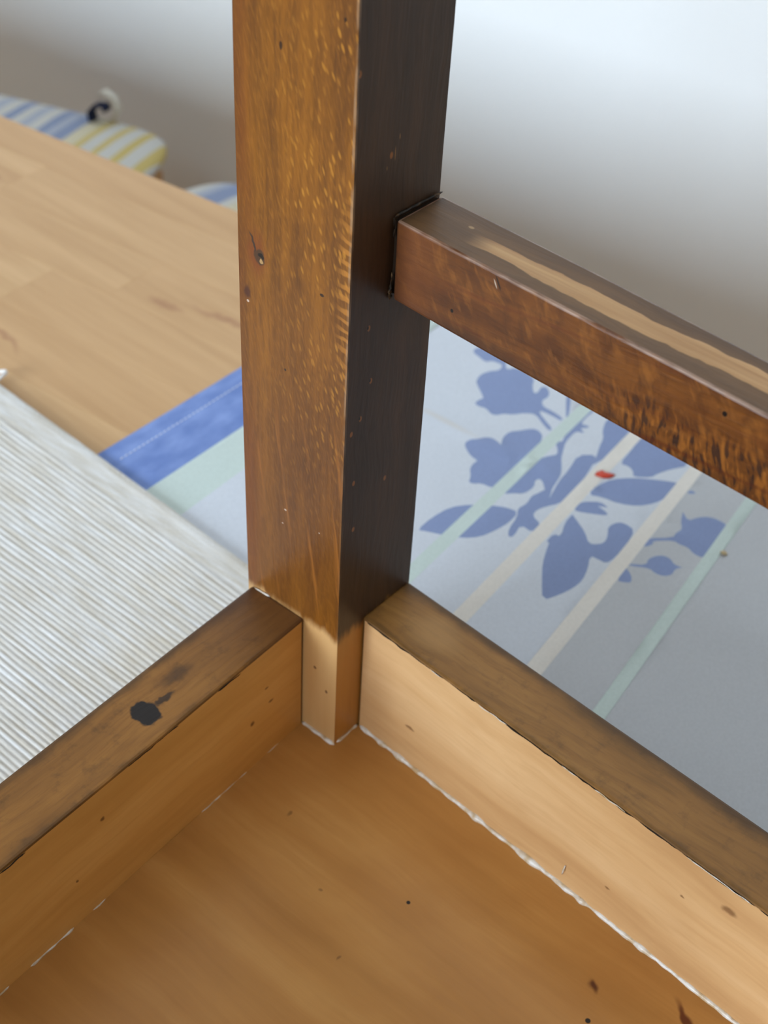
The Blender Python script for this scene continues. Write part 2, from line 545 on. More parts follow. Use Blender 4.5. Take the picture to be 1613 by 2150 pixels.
ST = [(0.26, lin(74, 40, 12)), (0.44, lin(112, 66, 18)), (0.56, lin(136, 82, 20)), (0.74, lin(156, 98, 30))]
M_leg = stained('leg_stained_face', 2, ST, True, leg_front, 0.34, 0.5)
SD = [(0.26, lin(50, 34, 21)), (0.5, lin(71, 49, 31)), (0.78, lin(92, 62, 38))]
M_legout = stained('leg_outer_face', 2, ST, False, None, 0.34, 0.5)
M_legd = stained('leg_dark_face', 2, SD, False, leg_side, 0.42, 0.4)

def rail_top(dirv, nrm, c0, w, blot=False):
    def f(k, v, c):
        # position across the rail top, 0 at the outer edge and 1 at the inner edge
        t = k.math('DIVIDE', k.math('ADD', k.dot(v, nrm), c0), w)
        t = k.math('ADD', t, k.math('MULTIPLY', k.math('SUBTRACT', k.noise(v, 55, 4, 0.6), 0.5), 0.34))
        c = k.mix(k.math('MULTIPLY', k.mr(t, 0.24, 0.02), 0.75), c, lin(60, 40, 20))
        c = k.mix(k.math('MULTIPLY', k.mr(t, 0.90, 1.04), 0.6), c, lin(58, 40, 20))
        c = k.mix(k.math('MULTIPLY', k.ramp(k.noise(k.mapping(v, scale=(130, 130, 130)), 1.0, 4, 0.7), [(0.55, 0.0), (0.75, 1.0)]), 0.45), c, lin(66, 46, 24))
        if blot:
            wv = k.warp(v, 320, 0.0035)
            b = k.math('MAXIMUM', k.spot(wv, MM(61.2, -22.4, ZL * 1000), MM(4.6, 5.6, 9), 0.22),
                       k.math('MULTIPLY', k.spot(wv, MM(53.8, -22.6, ZL * 1000), MM(5.2, 1.6, 9), 0.5), 0.85))
            c = k.mix(b, c, lin(34, 25, 20))
            c = k.mix(k.math('MULTIPLY', k.spot(wv, MM(45, -27, ZL * 1000), MM(9, 4, 9), 0.8), 0.6), c, lin(50, 34, 22))
            c = k.mix(k.math('MULTIPLY', k.mr(k.sep(v)[0], 0.045, 0.0), 0.72), c, lin(80, 46, 22))
        else:
            c = k.mix(k.math('MULTIPLY', k.spot(k.warp(v, 90, 0.01), MM(-22, 22, 0), MM(10, 16, 9), 0.8), 0.5), c, lin(178, 132, 78))
        return c
    return f
RT = [(0.28, lin(116, 74, 28)), (0.5, lin(156, 104, 44)), (0.75, lin(182, 126, 58))]
nl = Vector((-YL, 1, 0)); nr_ = Vector((1, -YR, 0))
M_railL = stained('rail_stain_by_mat', 0, RT, False, rail_top((1, YL, 0), tuple(nl), 0.0379, 0.0230, True), 0.45, 0.35)
M_railR = stained('rail_stain_by_runner', 1, [(0.28, lin(110, 74, 31)), (0.5, lin(147, 100, 46)), (0.75, lin(172, 122, 62))], False, rail_top((YR, 1, 0), tuple(nr_), 0.0350, 0.0229), 0.45, 0.35)
def rawmarks(items, colr, amt=0.8):
    def f(k, v, c):
        return k.mix(k.math('MULTIPLY', k.spots(k.warp(v, 300, 0.002), items, 0.7), amt), c, colr)
    return f
M_rawL = raw_wood('rail_bare_by_mat', 0, lin(196, 142, 70), lin(214, 160, 86), lin(226, 176, 104),
                  rawmarks([(MM(15.9, -14.3, -27.6), MM(1.8, 9, 0.8)), (MM(25.3, -13.9, -31.2), MM(1.2, 9, 1.4)), (MM(89.2, -11.3, -15.7), MM(1.2, 9, 1.2)), (MM(18.2, -14.2, -19.9), MM(1.2, 9, 0.7)), (MM(101, -11, -33), MM(0.8, 9, 0.8))], lin(92, 54, 24)))
M_rawR = raw_wood('rail_bare_by_runner', 1, lin(188, 140, 90), lin(208, 162, 110), lin(220, 178, 128),
                  rawmarks([(MM(-10.6, 23.5, -34.5), MM(9, 2.6, 1.0)), (MM(-5.2, 105.6, -38.1), MM(9, 1.2, 0.8)), (MM(-2.8, 141.9, -10), MM(9, 3, 2)), (MM(-6, 128, -18), MM(9, 1, 0.6))], lin(120, 80, 46)))
def panel_marks(k, v, c):
    wv = k.warp(v, 150, 0.004)
    c = k.mix(k.math('MULTIPLY', k.ramp(k.noise(k.aniso(v, (0, 0, 0.5), (14, 34, 10)), 1.0, 3), [(0.42, 0.0), (0.72, 1.0)]), 0.35), c, lin(162, 104, 46))
    c = k.mix(k.spot(wv, MM(16.3, 117.3, -52.6), MM(3.0, 1.6, 9), 0.8, (0, 0, 0.7)), c, lin(88, 42, 14))
    c = k.mix(k.spot(wv, MM(7.0, 143.4, -52.6), MM(8.0, 1.8, 9), 0.7, (0, 0, 1.0)), c, lin(96, 44, 16))
    c = k.mix(k.spots(v, [(MM(31.1, 58.7, -52.6), MM(0.8, 0.8, 9)), (MM(26.5, 122.3, -52.6), MM(1.0, 1.0, 9))]), c, lin(30, 20, 12))
    c = k.mix(k.math('MULTIPLY', k.spots(wv, [(MM(31.5, 9.1, -52.6), MM(1.6, 1.0, 9)), (MM(60, 55, -52.6), MM(1.2, 0.8, 9)), (MM(74, 90, -52.6), MM(1.5, 1.0, 9)), (MM(46, 36, -52.6), MM(0.8, 0.8, 9))], 0.7), 0.55), c, lin(92, 58, 28))
    return c
M_panel = raw_wood('seat_panel_ply', 1, lin(166, 113, 54), lin(183, 128, 65), lin(197, 144, 79), panel_marks, 0.36, 0.45)

def str_front(k, v, c):
    # figured ripples in the lower part, red-brown streaks, holes, chip
    sx = k.sep(v)
    zl = k.math('ADD', sx[2], k.math('MULTIPLY', sx[1], 0.0423))      # height along the sloping stretcher
    rp = k.noise(k.aniso(k.warp(v, 90, 0.004), (-0.25, 0, 0), (60, 820, 210)), 1.0, 1.5, 0.55)
    mot = k.ramp(k.noise(k.aniso(k.warp(v, 60, 0.006), (-0.2, 0, 0), (60, 210, 120)), 1.0, 3, 0.6), [(0.46, 0.0), (0.68, 1.0)])
    c = k.mix(k.math('MULTIPLY', mot, 0.5), c, lin(66, 34, 16))
    mo2 = k.ramp(k.noise(k.aniso(k.warp(k.mapping(v, loc=(3, 5, 2)), 60, 0.006), (-0.5, 0, 0), (60, 320, 120)), 1.0, 3, 0.6), [(0.52, 0.0), (0.70, 1.0)])
    c = k.mix(k.math('MULTIPLY', mo2, 0.4), c, lin(158, 98, 40))
    fig = k.math('MULTIPLY', k.mr(sx[1], 0.055, 0.085), k.mr(k.math('ADD', zl, k.math('MULTIPLY', k.math('SUBTRACT', k.noise(v, 70, 2), 0.5), 0.012)), 0.1345, 0.125))
    c = k.mix(k.math('MULTIPLY', k.ramp(rp, [(0.53, 0.0), (0.62, 1.0)]), k.math('MULTIPLY', fig, 0.85)), c, lin(44, 28, 24))
    c = k.mix(k.math('MULTIPLY', k.ramp(rp, [(0.36, 1.0), (0.45, 0.0)]), k.math('MULTIPLY', fig, 0.45)), c, lin(168, 102, 38))
    c = k.mix(k.math('MULTIPLY', k.mr(zl, 0.124, 0.1185), k.mr(sx[1], 0.08, 0.03, 0.2, 0.7)), c, lin(60, 34, 20))
    rs = k.ramp(k.noise(k.aniso(k.warp(v, 30, 0.004), (-0.06, 0, 0), (60, 9, 330)), 1.0, 3), [(0.54, 0.0), (0.68, 1.0)])
    c = k.mix(k.math('MULTIPLY', rs, 0.55), c, lin(84, 34, 16))
    c = k.mix(k.math('MULTIPLY', k.mr(sx[1], 0.022, 0.006), 0.5), c, lin(132, 82, 54))
    ew = k.math('MULTIPLY', k.mr(zl, 0.1412, 0.1417), k.ramp(k.noise(k.mapping(v, scale=(300, 90, 300)), 1.0, 3), [(0.42, 0.0), (0.62, 0.55)]))
    c = k.mix(ew, c, lin(180, 150, 128))
    c = k.mix(k.spots(v, [(MM(-15.6, 21.5, 124.0), MM(9, 0.6, 0.7)), (MM(-13.4, 100.3, 132.7), MM(9, 0.8, 0.9))]), c, lin(16, 10, 8))
    c = k.mix(k.spot(v, MM(-15.3, 34.8, 138.0), MM(9, 0.4, 2.6), 0.5, (0.5, 0, 0)), c, lin(40, 24, 18))
    c = k.mix(k.spot(v, MM(-15.3, 34.0, 137.4), MM(9, 0.22, 1.6), 0.5, (0.5, 0, 0)), c, lin(190, 170, 150))
    return c
def str_top(k, v, c):
    # sanded pale strip along the middle and dark margins
    sx = k.sep(v)
    wv = k.warp(k.warp(k.mapping(v, scale=(1, 0.35, 1)), 90, 0.0045), 420, 0.0016)
    sw = k.sep(wv)
    line = k.math('ADD', k.math('MULTIPLY', k.math('SUBTRACT', k.sep(wv)[0], -0.0236), 1.0), 0.0)
    d = k.math('ABSOLUTE', line)
    strip = k.math('MULTIPLY', k.mr(d, 0.0033, 0.0029), k.mr(sx[1], 0.018, 0.028))
    pale = k.ramp(k.noise(k.mapping(v, scale=(420, 20, 60)), 1.0, 3), [(0.35, lin(176, 128, 78)), (0.7, lin(206, 160, 108))])
    c = k.mix(k.math('MULTIPLY', k.mr(sx[0], -0.0275, -0.0315), 0.5), c, lin(82, 54, 30))
    c = k.mix(strip, c, pale)
    c = k.mix(k.spot(v, MM(-27.5, 16.7, 141.3), MM(0.7, 1.1, 9), 0.5), c, lin(176, 140, 96))
    c = k.mix(k.math('MULTIPLY', k.mr(sx[1], 0.005, 0.0), 0.8), c, lin(46, 34, 20))
    return c
M_strF = stained('stretcher_red_brown', 1, [(0.26, lin(66, 34, 14)), (0.46, lin(98, 54, 20)), (0.6, lin(120, 70, 26)), (0.78, lin(144, 90, 36))], False, str_front, 0.33, 0.5)
M_strT = stained('stretcher_worn_top', 1, [(0.26, lin(86, 58, 30)), (0.5, lin(112, 78, 44)), (0.78, lin(134, 96, 56))], False, str_top, 0.45, 0.4)
k = Mat('dried_glue', 0.3, 0.5)
v = k.coord()
k.base(k.ramp(k.noise(v, 300, 3), [(0.35, lin(190, 162, 124)), (0.62, lin(224, 216, 206))]))
M_glue = k.m
M_gap = plain('joint_dirt', (44, 31, 20), 0.8, 0.2)

# ------------------------------------------------------------------ upturned stool: geometry (rail tops at local z = 0)
stool = empty('stool', (0, 0, ZO - HB))
tag(stool, 'brown stained wooden stool lying upside down on the table, legs up', 'stool')
UP = (0, 0, HB)
A1, B1 = 0.0356, 0.0400      # leg section
def prism(name, quad, z0, z1, mats, slot, parent=stool, bevel=0.0009, cuts=10, wob=0.00025, seed=0.0, slope=0.0, ax=None):
    """four-sided bar from a plan quad (long sides 0-1 and 3-2); slot(normal) picks the material"""
    bm = bmesh.new()
    lo, hi = [], []
    for i in range(cuts + 1):
        t = i / cuts
        for s, (a, b) in enumerate(((0, 1), (3, 2))):
            p = Vector(quad[a]).lerp(Vector(quad[b]), t)
            dz = slope * p.y
            lo.append(bm.verts.new((p.x, p.y, z0 + dz)))
            hi.append(bm.verts.new((p.x, p.y, z1 + dz)))
    for i in range(cuts):
        a = 2 * i
        for f in ((lo[a], lo[a + 1], lo[a + 3], lo[a + 2]), (hi[a], hi[a + 2], hi[a + 3], hi[a + 1]),
                  (lo[a], lo[a + 2], hi[a + 2], hi[a]), (lo[a + 1], hi[a + 1], hi[a + 3], lo[a + 3])):
            bm.faces.new(f)
    bm.faces.new((lo[0], hi[0], hi[1], lo[1]))
    bm.faces.new((lo[-2], lo[-1], hi[-1], hi[-2]))
    bmesh.ops.recalc_face_normals(bm, faces=bm.faces[:])
    long_e = [e for e in bm.edges if len(e.link_faces) == 2 and e.calc_face_angle(0) > 0.6]
    for f in bm.faces:
        f.material_index = slot(f.normal)
    bmesh.ops.bevel(bm, geom=long_e, offset=bevel, segments=2, affect='EDGES', profile=0.6)
    for vv in bm.verts:
        n = noise.noise_vector(vv.co * 30 + Vector((seed, 2 * seed, 0)))
        vv.co += n * wob
        vv.co.z = max(vv.co.z, -HB)
    o = bm_obj(name, bm, mats, parent, loc=UP)
    return o

def leg(x0, y0, ztop, inner, zbot=-HB, seed=0.0):
    """inner: indices of the two faces that look into the seat (1 +x, 2 +y, 3 -x, 0 -y)"""
    bm = bmesh.new()
    n = 24
    ring = []
    for i in range(n + 1):
        z = zbot + (ztop - zbot) * i / n
        ring.append([bm.verts.new((x, y, z)) for x, y in ((x0, y0), (x0 + A1, y0), (x0 + A1, y0 + B1), (x0, y0 + B1))])
    for i in range(n):
        for j in range(4):
            j2 = (j + 1) % 4
            f = bm.faces.new((ring[i][j], ring[i][j2], ring[i + 1][j2], ring[i + 1][j]))
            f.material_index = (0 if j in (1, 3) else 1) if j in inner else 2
    bm.faces.new(ring[0][::-1]).material_index = 2
    bm.faces.new(ring[-1]).material_index = 1
    es = [e for e in bm.edges if len(e.link_faces) == 2 and e.calc_face_angle(0) > 0.6]
    bmesh.ops.bevel(bm, geom=es, offset=0.0006, segments=2, affect='EDGES', profile=0.6)
    for vv in bm.verts:
        vv.co += noise.noise_vector(vv.co * 22 + Vector((seed, 0, 0))) * 0.0003
        vv.co.z = max(vv.co.z, -HB)
    return bm_obj('leg', bm, [M_leg, M_legd, M_legout], stool, loc=UP)

LH = 0.365
leg(-A1, -B1, LH, (1, 2))                               # the leg in view
BX, BY = 0.289, -0.0280
DX, DY = -0.0125, 0.281
CX, CY = 0.300, 0.296
leg(BX, BY, LH, (2, 3), seed=3)
leg(DX, DY, LH, (0, 1), seed=5)
leg(CX, CY, LH, (0, 3), seed=8)
# rails: top face stained, the rest bare inside and stained outside
top_or = lambda inner: (lambda n: 0 if n.z > 0.5 else (1 if n.dot(inner) > 0.5 else 0))
prism('seat_rail', [(0, -0.0379), (BX, -0.0379 + YL * BX), (BX, -0.0149 + YL * BX), (0, -0.0149)], -HB, ZL,
      [M_railL, M_rawL], top_or(Vector((0, 1, 0))), seed=1.0)
prism('seat_rail', [(-0.0350, 0), (-0.0350 + YR * DY, DY), (-0.0121 + YR * DY, DY), (-0.0121, 0)], -HB, 0.0,
      [M_railR, M_rawR], top_or(Vector((1, 0, 0))), seed=2.0)
prism('seat_rail', [(BX + 0.008, BY + B1), (CX + 0.010, CY), (CX + 0.033, CY), (BX + 0.031, BY + B1)], -HB, 0.0,
      [M_railR, M_rawR], top_or(Vector((-1, 0, 0))), seed=3.0)
prism('seat_rail', [(DX + A1, DY + 0.010), (CX, CY + 0.008), (CX, CY + 0.031), (DX + A1, DY + 0.033)], -HB, 0.0,
      [M_railL, M_rawL], top_or(Vector((0, -1, 0))), seed=4.0)
# seat panel inside the rim, notched round the legs
rR = lambda y: -0.0121 + YR * y
rL = lambda x: -0.0149 + YL * x
poly = [(0.0, 0.0), (0.0, rL(0)), (BX, rL(BX)), (BX, BY + B1), (BX + 0.008, BY + B1), (CX + 0.010, CY), (CX, CY), (CX, CY + 0.008),
        (DX + A1, DY + 0.010), (DX + A1, DY), (rR(DY), DY), (rR(0), 0.0)]
bm = bmesh.new()
pb = [bm.verts.new((x, y, -HB)) for x, y in poly]
pt = [bm.verts.new((x, y, -H)) for x, y in poly]
bm.faces.new(pb[::-1])
bm.faces.new(pt)
for i in range(len(poly)):
    j = (i + 1) % len(poly)
    bm.faces.new((pb[i], pb[j], pt[j], pt[i]))
bm_obj('seat_panel', bm, M_panel, stool, loc=UP)
# stretchers: a square-shouldered bar with a tenon running into each leg
YS, ZS = 0.0284, -0.0423
def stretcher(x0, x1, ya, yb, z0, z1, ys, zs, seed):
    q = [(x1 + ys * ya, ya), (x1 + ys * yb, yb), (x0 + ys * yb, yb), (x0 + ys * ya, ya)]
    o = prism('stretcher', q, z0, z1, [M_strF, M_strT], lambda n: 1 if n.z > 0.6 else 0, slope=zs, seed=seed, bevel=0.0008, cuts=16, wob=0.0004)
    for a, b in ((ya - 0.0018, ya + 0.002), (yb - 0.002, yb + 0.0012)):
        box('tenon', (x1 + ys * a + 0.0008, a, z0 + 0.0009 + zs * a), (x0 + ys * a - 0.0010, b, z1 - 0.0009 + zs * a), M_gap, o)
    return o
stretcher(-0.0162, -0.0349, 0.0013, DY + 0.001, 0.1185, 0.1420, YS, ZS, 1.5)
stretcher(BX + 0.028, BX + 0.009, BY + B1, CY, 0.1180, 0.1420, 0.04, 0.0, 2.5)

# dried glue along the joints
def bead(pts, rmin, rmax, seed, gaps=0.0, dz=0.0):
    """an uneven thread of glue along a joint, broken where noise says so"""
    n = max(2, int((Vector(pts[1]) - Vector(pts[0])).length / 0.0011))
    verts, faces = [], []
    runs, cur = [], []
    for i in range(n + 1):
        t = i / n
        p = Vector(pts[0]).lerp(Vector(pts[1]), t)
        q = noise.noise(p * 210 + Vector((seed, 0, 0))) * 0.5 + 0.5
        g = noise.noise(p * 60 + Vector((0, seed * 3, 0))) * 0.5 + 0.5
        r = rmin + (rmax - rmin) * q * q * 1.6
        if g < gaps:
            if len(cur) > 2:
                runs.append(cur)
            cur = []
        else:
            w = noise.noise_vector(p * 320 + Vector((0, 0, seed))) * 0.0004
            cur.append((p + Vector((w.x, w.y, r * 0.15 + dz)), r))
    if len(cur) > 2:
        runs.append(cur)
    for run in runs:
        rad = [r for _, r in run]
        rad[0] *= 0.2
        rad[-1] *= 0.2
        vv, ff = tube([p for p, _ in run], rad, 6)
        o = len(verts)
        verts += vv
        faces += [tuple(i + o for i in f) for f in ff]
    o = mesh_obj('glue_bead', verts, faces, M_glue, stool, True, UP)
    if len(runs) > 1:
        o['kind'] = 'stuff'
    return o
bead(((rR(0.001), 0.001, -H), (rR(0.27), 0.27, -H)), 0.0005, 0.0017, 1.0, 0.16)
bead(((0.002, rL(0.002), -H), (0.05, rL(0.05), -H)), 0.0001, 0.0004, 2.2, 0.52)
bead(((0.092, rL(0.092), -H), (0.27, rL(0.27), -H)), 0.00012, 0.0007, 4.1, 0.50)
bead(((0.0002, rL(0), -H), (0.0002, 0.0002, -H)), 0.0006, 0.0011, 5.0)
bead(((-0.001, 0.0002, -H), (rR(0), 0.0002, -H)), 0.0003, 0.0009, 6.0, 0.35)
bead(((0.0003, -0.0365, ZL), (0.0003, -0.0175, ZL)), 0.0002, 0.0006, 7.3, 0.45)
# hairline of glue along the runner-side rail's inner arris, splinters
hl = bead(((rR(0.0) + 0.0001, 0.002, -0.0010), (rR(0.26) + 0.0001, 0.26, -0.0010)), 0.00012, 0.00032, 8.4, 0.30)
hl.name = 'dirt_line'
hl.data.materials.clear()
hl.data.materials.append(M_gap)
hl = bead(((0.03, rL(0.03) + 0.0001, ZL - 0.0010), (0.26, rL(0.26) + 0.0001, ZL - 0.0010)), 0.0001, 0.00022, 3.7, 0.45)
hl.name = 'dirt_line'
hl.data.materials.clear()
hl.data.materials.append(M_gap)
vv, ff = tube([MM(-5.9, 90.0, -47.0), MM(-5.7, 90.3, -44.6), MM(-5.8, 90.5, -42.0)], [0.0002, 0.0004, 0.00015], 5)
mesh_obj('glue_sliver', vv, ff, M_glue, stool, True, UP)
hl = bead(((rR(0.03) + 0.0003, 0.030, -0.0008), (rR(0.20) + 0.0003, 0.20, -0.0008)), 0.00008, 0.00026, 9.4, 0.50)
hl.name = 'glue_hairline'
# grime and crumbs of old glue packed round the stretcher's shoulder
k = Mat('joint_grime', 0.6, 0.3)
v = k.coord()
k.base(k.ramp(k.noise(v, 420, 3), [(0.50, lin(34, 24, 14)), (0.64, lin(84, 58, 30)), (0.74, lin(170, 134, 88))]))
for a, b, r0, r1, sd in (((-0.0355, 0.0006, 0.1425), (-0.0160, 0.0006, 0.1425), 0.0002, 0.0007, 3.3),
                         ((-0.0158, 0.0006, 0.1425), (-0.0158, 0.0006, 0.1365), 0.0002, 0.0005, 5.7),
                         ((-0.0158, 0.0006, 0.1265), (-0.0158, 0.0006, 0.1180), 0.0002, 0.0008, 6.9)):
    g = bead((a, b), r0, r1, sd)
    g.name = 'joint_grime'
    g.data.materials.clear()
    g.data.materials.append(k.m)

# ------------------------------------------------------------------ printed table runner
CZ = -0.0626
PRINTS = [   # outlines of the printed rose spray, millimetres on the cloth
    [(-219,-104.2),(-224.4,-105.8),(-230.1,-104.3),(-233.7,-101.2),(-238.2,-102.4),(-238.6,-104.9),(-237.8,-108.6),(-234.6,-110.5),(-236.2,-115.5),(-237.1,-119.8),(-239.8,-121.5),(-243.3,-120.1),(-249.2,-118.6),(-252.5,-112.2),(-247.3,-105.5),(-241.3,-102.9),(-236.5,-99),(-241.4,-96.9),(-241.4,-89.7),(-239.7,-84.3),(-234.9,-82.2),(-229.7,-77.8),(-232,-76.7),(-236,-78.2),(-238.5,-77.1),(-236.6,-73.4),(-232.4,-70.8),(-227.7,-71.6),(-224.2,-68.4),(-224.2,-63),(-223.1,-56.2),(-220.6,-55.5),(-221.1,-61.5),(-220.7,-67.3),(-218.8,-66.7),(-215.4,-60.2),(-212.8,-55.1),(-210.3,-55),(-212.7,-60.4),(-216.8,-67.3),(-214.1,-71.5),(-208.7,-75.1),(-206.7,-78.5),(-203.3,-80.1),(-202.1,-82.6),(-204.3,-87.1),(-203.1,-90.3),(-203.4,-93.4),(-207.6,-93.8),(-210,-92.7),(-213.4,-97.4),(-216.9,-102.2)],
    [(-239.8,-65.9),(-241.6,-64.1),(-226.6,-55.1),(-224.8,-55.7)],
    [(-175.9,-78.1),(-179.7,-78),(-182.3,-75.2),(-186.4,-73.6),(-187.9,-70.7),(-187,-66.6),(-186.1,-65),(-191.7,-68.1),(-197.6,-68.3),(-201,-65.4),(-204.7,-63.4),(-207.4,-60.7),(-206.4,-56.6),(-203.6,-54.3),(-196.5,-51.6),(-189.7,-48.7),(-190.8,-46.3),(-194.8,-44.6),(-198.2,-42.3),(-202,-44.6),(-204.8,-47.9),(-207.2,-48.6),(-207.3,-46),(-211.4,-47.5),(-216.2,-48.8),(-225,-50.2),(-233.2,-51),(-238.3,-50.4),(-238.7,-48.6),(-230.4,-48.5),(-225,-47.5),(-226.6,-43.9),(-225.4,-43.2),(-222,-46.1),(-221.2,-43),(-220.1,-42.9),(-218.9,-46),(-213.3,-45.5),(-208,-44.6),(-202.2,-41.8),(-197.3,-39.5),(-191.9,-35.4),(-186.6,-32.4),(-181.1,-31.1),(-177.3,-30.4),(-171.9,-27.9),(-165.6,-25.4),(-163.5,-27.6),(-173.1,-31.3),(-177.8,-35.8),(-178.7,-38.4),(-175.9,-38.9),(-173.2,-37),(-169.1,-36.7),(-165,-37.5),(-162.5,-40.8),(-159.3,-43.5),(-161.1,-47.4),(-158.9,-50.3),(-158.3,-55.1),(-155.5,-57.5),(-155,-59.7),(-159,-61.5),(-162.6,-64.9),(-167.1,-66.3),(-169.9,-65.8),(-170.4,-70.2),(-173,-74.9)],
    [(-155.3,-33.4),(-161.5,-32.4),(-166.3,-34),(-170.6,-32.8),(-174.3,-32.3),(-170.5,-27.3),(-181.4,-30.5),(-192.9,-32.3),(-204.7,-35.4),(-210.5,-29.3),(-204.8,-26.8),(-190.4,-23.3),(-175.1,-21.3),(-169.8,-22.5),(-165.1,-25.2),(-160.5,-26.8),(-156,-26.1),(-153.9,-19.8),(-147,-19.6),(-147.8,-26.2),(-139.9,-24),(-137.7,-25.3),(-141.8,-28.3),(-151,-30.3)],
    [(-114.7,-56),(-125.3,-56.5),(-135.9,-55),(-143.6,-49.7),(-149.3,-43),(-152.9,-37.1),(-153.8,-31.7),(-145.7,-30.6),(-137.5,-31.8),(-129.4,-34.1),(-123.6,-39.2),(-119.4,-46.8),(-116.5,-53.1)],
    [(-235.4,-40.4),(-227.7,-37.3),(-223.5,-33.8),(-216.7,-31.7),(-209.6,-28.6),(-203,-26.5),(-211.9,-24.7),(-235.6,-27.5),(-241.2,-26.4),(-243.2,-35.5),(-240.3,-40)],
    [(-235.1,-21.8),(-225.4,-19.6),(-212.4,-18.1),(-213.8,-13.7),(-211.6,-10.1),(-208.5,-8.5),(-214.1,-2),(-217.5,-1.8),(-225,1),(-233.1,5.8),(-236.8,-0),(-242,-11.4),(-242.1,-19.2)],
    [(-183.9,-16.4),(-192.9,-16.8),(-200.7,-14.4),(-207.3,-8.9),(-213.1,-1.3),(-218.4,7.2),(-219.3,10.3),(-206.3,10.1),(-199.5,8.5),(-192.7,4),(-187.8,-3.1),(-186.8,-10.5)],
    [(-171.3,-15.1),(-177,-16),(-180,-14.2),(-183.9,-9.4),(-182.8,-5),(-180.8,-8.8),(-180,-3.9),(-178.4,-2.1),(-175.4,-6.7),(-172.3,-12)],
    [(-116.3,7.1),(-125.6,0.3),(-134.2,-5.4),(-142.6,-9.2),(-147,-10.8),(-146.4,-12.2),(-152.8,-12.6),(-153.3,-9.4),(-162.2,-13.3),(-168.6,-13.9),(-166,-9.2),(-162.7,-3.4),(-157.7,1.7),(-160,4.9),(-163.2,6.3),(-167.8,4.7),(-172.5,1.7),(-177.8,3.3),(-179.1,6.1),(-178.1,11.7),(-167.9,13.9),(-157.8,14.7),(-152.4,14),(-152.2,10),(-151.8,6.4),(-144.2,10.3),(-137,12.4),(-131.1,12.2),(-123.7,10.3)],
    [(-177.2,17.9),(-185.3,26.3),(-187.6,25.7),(-192.5,26.2),(-196.5,23.1),(-202.9,20.4),(-199.1,25.2),(-204.1,27.1),(-208,30.5),(-208.9,34.9),(-208.5,39.3),(-200.7,40.9),(-191.7,41.9),(-182.9,42.2),(-182.4,37.7),(-184.2,33.9),(-183.3,30.3),(-183.8,27.2),(-177.3,20.7),(-176.2,22.1),(-172.5,20.8),(-171.7,18.6)],
    [(-158.9,21),(-163.1,26.7),(-166.5,25.3),(-170.1,26.5),(-172.9,28.9),(-173.1,32.3),(-171.2,34.7),(-171.8,38.5),(-169,36.8),(-165.2,37.7),(-162,35.5),(-161.1,32),(-162.3,28.6),(-157.7,21.8)],
    [(-156.2,20.6),(-153.7,25.4),(-149.7,27.9),(-147.8,25.3),(-146.6,22.7)],
    [(-216.1,14.8),(-218.7,15.4),(-218.3,18.5),(-215.5,16.2)],
]
def cloth_mat(name, rgb, spec=0.25):
    k = Mat(name, 0.62, spec)
    v = k.coord()
    n = k.noise(v, 900, 2)
    a = lin(*rgb)
    d = tuple(q * 0.94 for q in a[:3]) + (1,)
    c = k.mix(k.ramp(n, [(0.35, 0.0), (0.65, 1.0)]), d, a)
    sx = k.sep(v)
    tint = k.math('MULTIPLY', k.spot(v, MM(-183, -95, CZ * 1000), MM(3, 26, 9), 0.9), 0.28)
    c = k.mix(tint, c, lin(206, 184, 150))
    k.base(c)
    k.b.inputs['Sheen Weight'].default_value = 0.25
    k.b.inputs['Sheen Roughness'].default_value = 0.4
    w1 = k.wave(v, 480, 0.6, 1, 1, 'X')
    w2 = k.wave(v, 480, 0.6, 1, 1, 'Y')
    k.bump(k.math('MULTIPLY', w1, w2), 0.12, 0.0004)
    return k.m
CM = [cloth_mat('runner_pale', (212, 215, 222)), cloth_mat('runner_print_blue', (138, 152, 190)),
      cloth_mat('runner_mint', (203, 215, 208)), cloth_mat('runner_cream', (232, 224, 214)), cloth_mat('runner_hem_blue', (116, 140, 198)), cloth_mat('runner_grey_shade', (194, 194, 196))]  # pale ground tinted bluish for the lit part, last grey partly painted shade
def line(x0, y0, s):
    return lambda x: y0 + s * (x - x0)
hem_o, hem_i, mint_i = line(-100, -191.3, 0.022), line(-80, -158.0, 0.035), line(-75, -136.0, 0.068)
S_LINES = [(line(-236, -56.2, 0.0815), line(-236, -49.7, 0.0815), 2), (line(-235, -27.5, 0.0865), line(-235, -20.9, 0.0880), 3),
           (line(-232, 6.6, 0.1100), line(-232, 12.8, 0.1150), 3), (line(-225, 36.6, 0.1215), line(-225, 42.0, 0.1230), 2)]
S_LINES += [(lambda x, f=a: f(x) + 262, lambda x, f=b: f(x) + 262, q) for a, b, q in S_LINES]
def inpoly(x, y, P):
    r = False
    j = len(P) - 1
    for i in range(len(P)):
        if (P[i][1] > y) != (P[j][1] > y) and x < (P[j][0] - P[i][0]) * (y - P[i][1]) / (P[j][1] - P[i][1]) + P[i][0]:
            r = not r
        j = i
    return r
def smooth_outline(P):
    """round the traced outline slightly: Chaikin corner cutting, keeping sharp tips"""
    out = []
    n = len(P)
    for i in range(n):
        a, b, c = Vector(P[i - 1]), Vector(P[i]), Vector(P[(i + 1) % n])
        ang = (a - b).angle(c - b) if (a - b).length and (c - b).length else math.pi
        if ang < 1.0:
            out.append(tuple(b))
        else:
            out.append(tuple(b.lerp(a, 0.25)))
            out.append(tuple(b.lerp(c, 0.25)))
    return out
PR = [smooth_outline(P) for P in PRINTS]
PR += [[(x + 8, y + 262) for x, y in P] for P in PR]        # the spray repeats along the runner
CX0, CX1, CY1 = -262.0, 120.0, 400.0
pts, eds = [], []
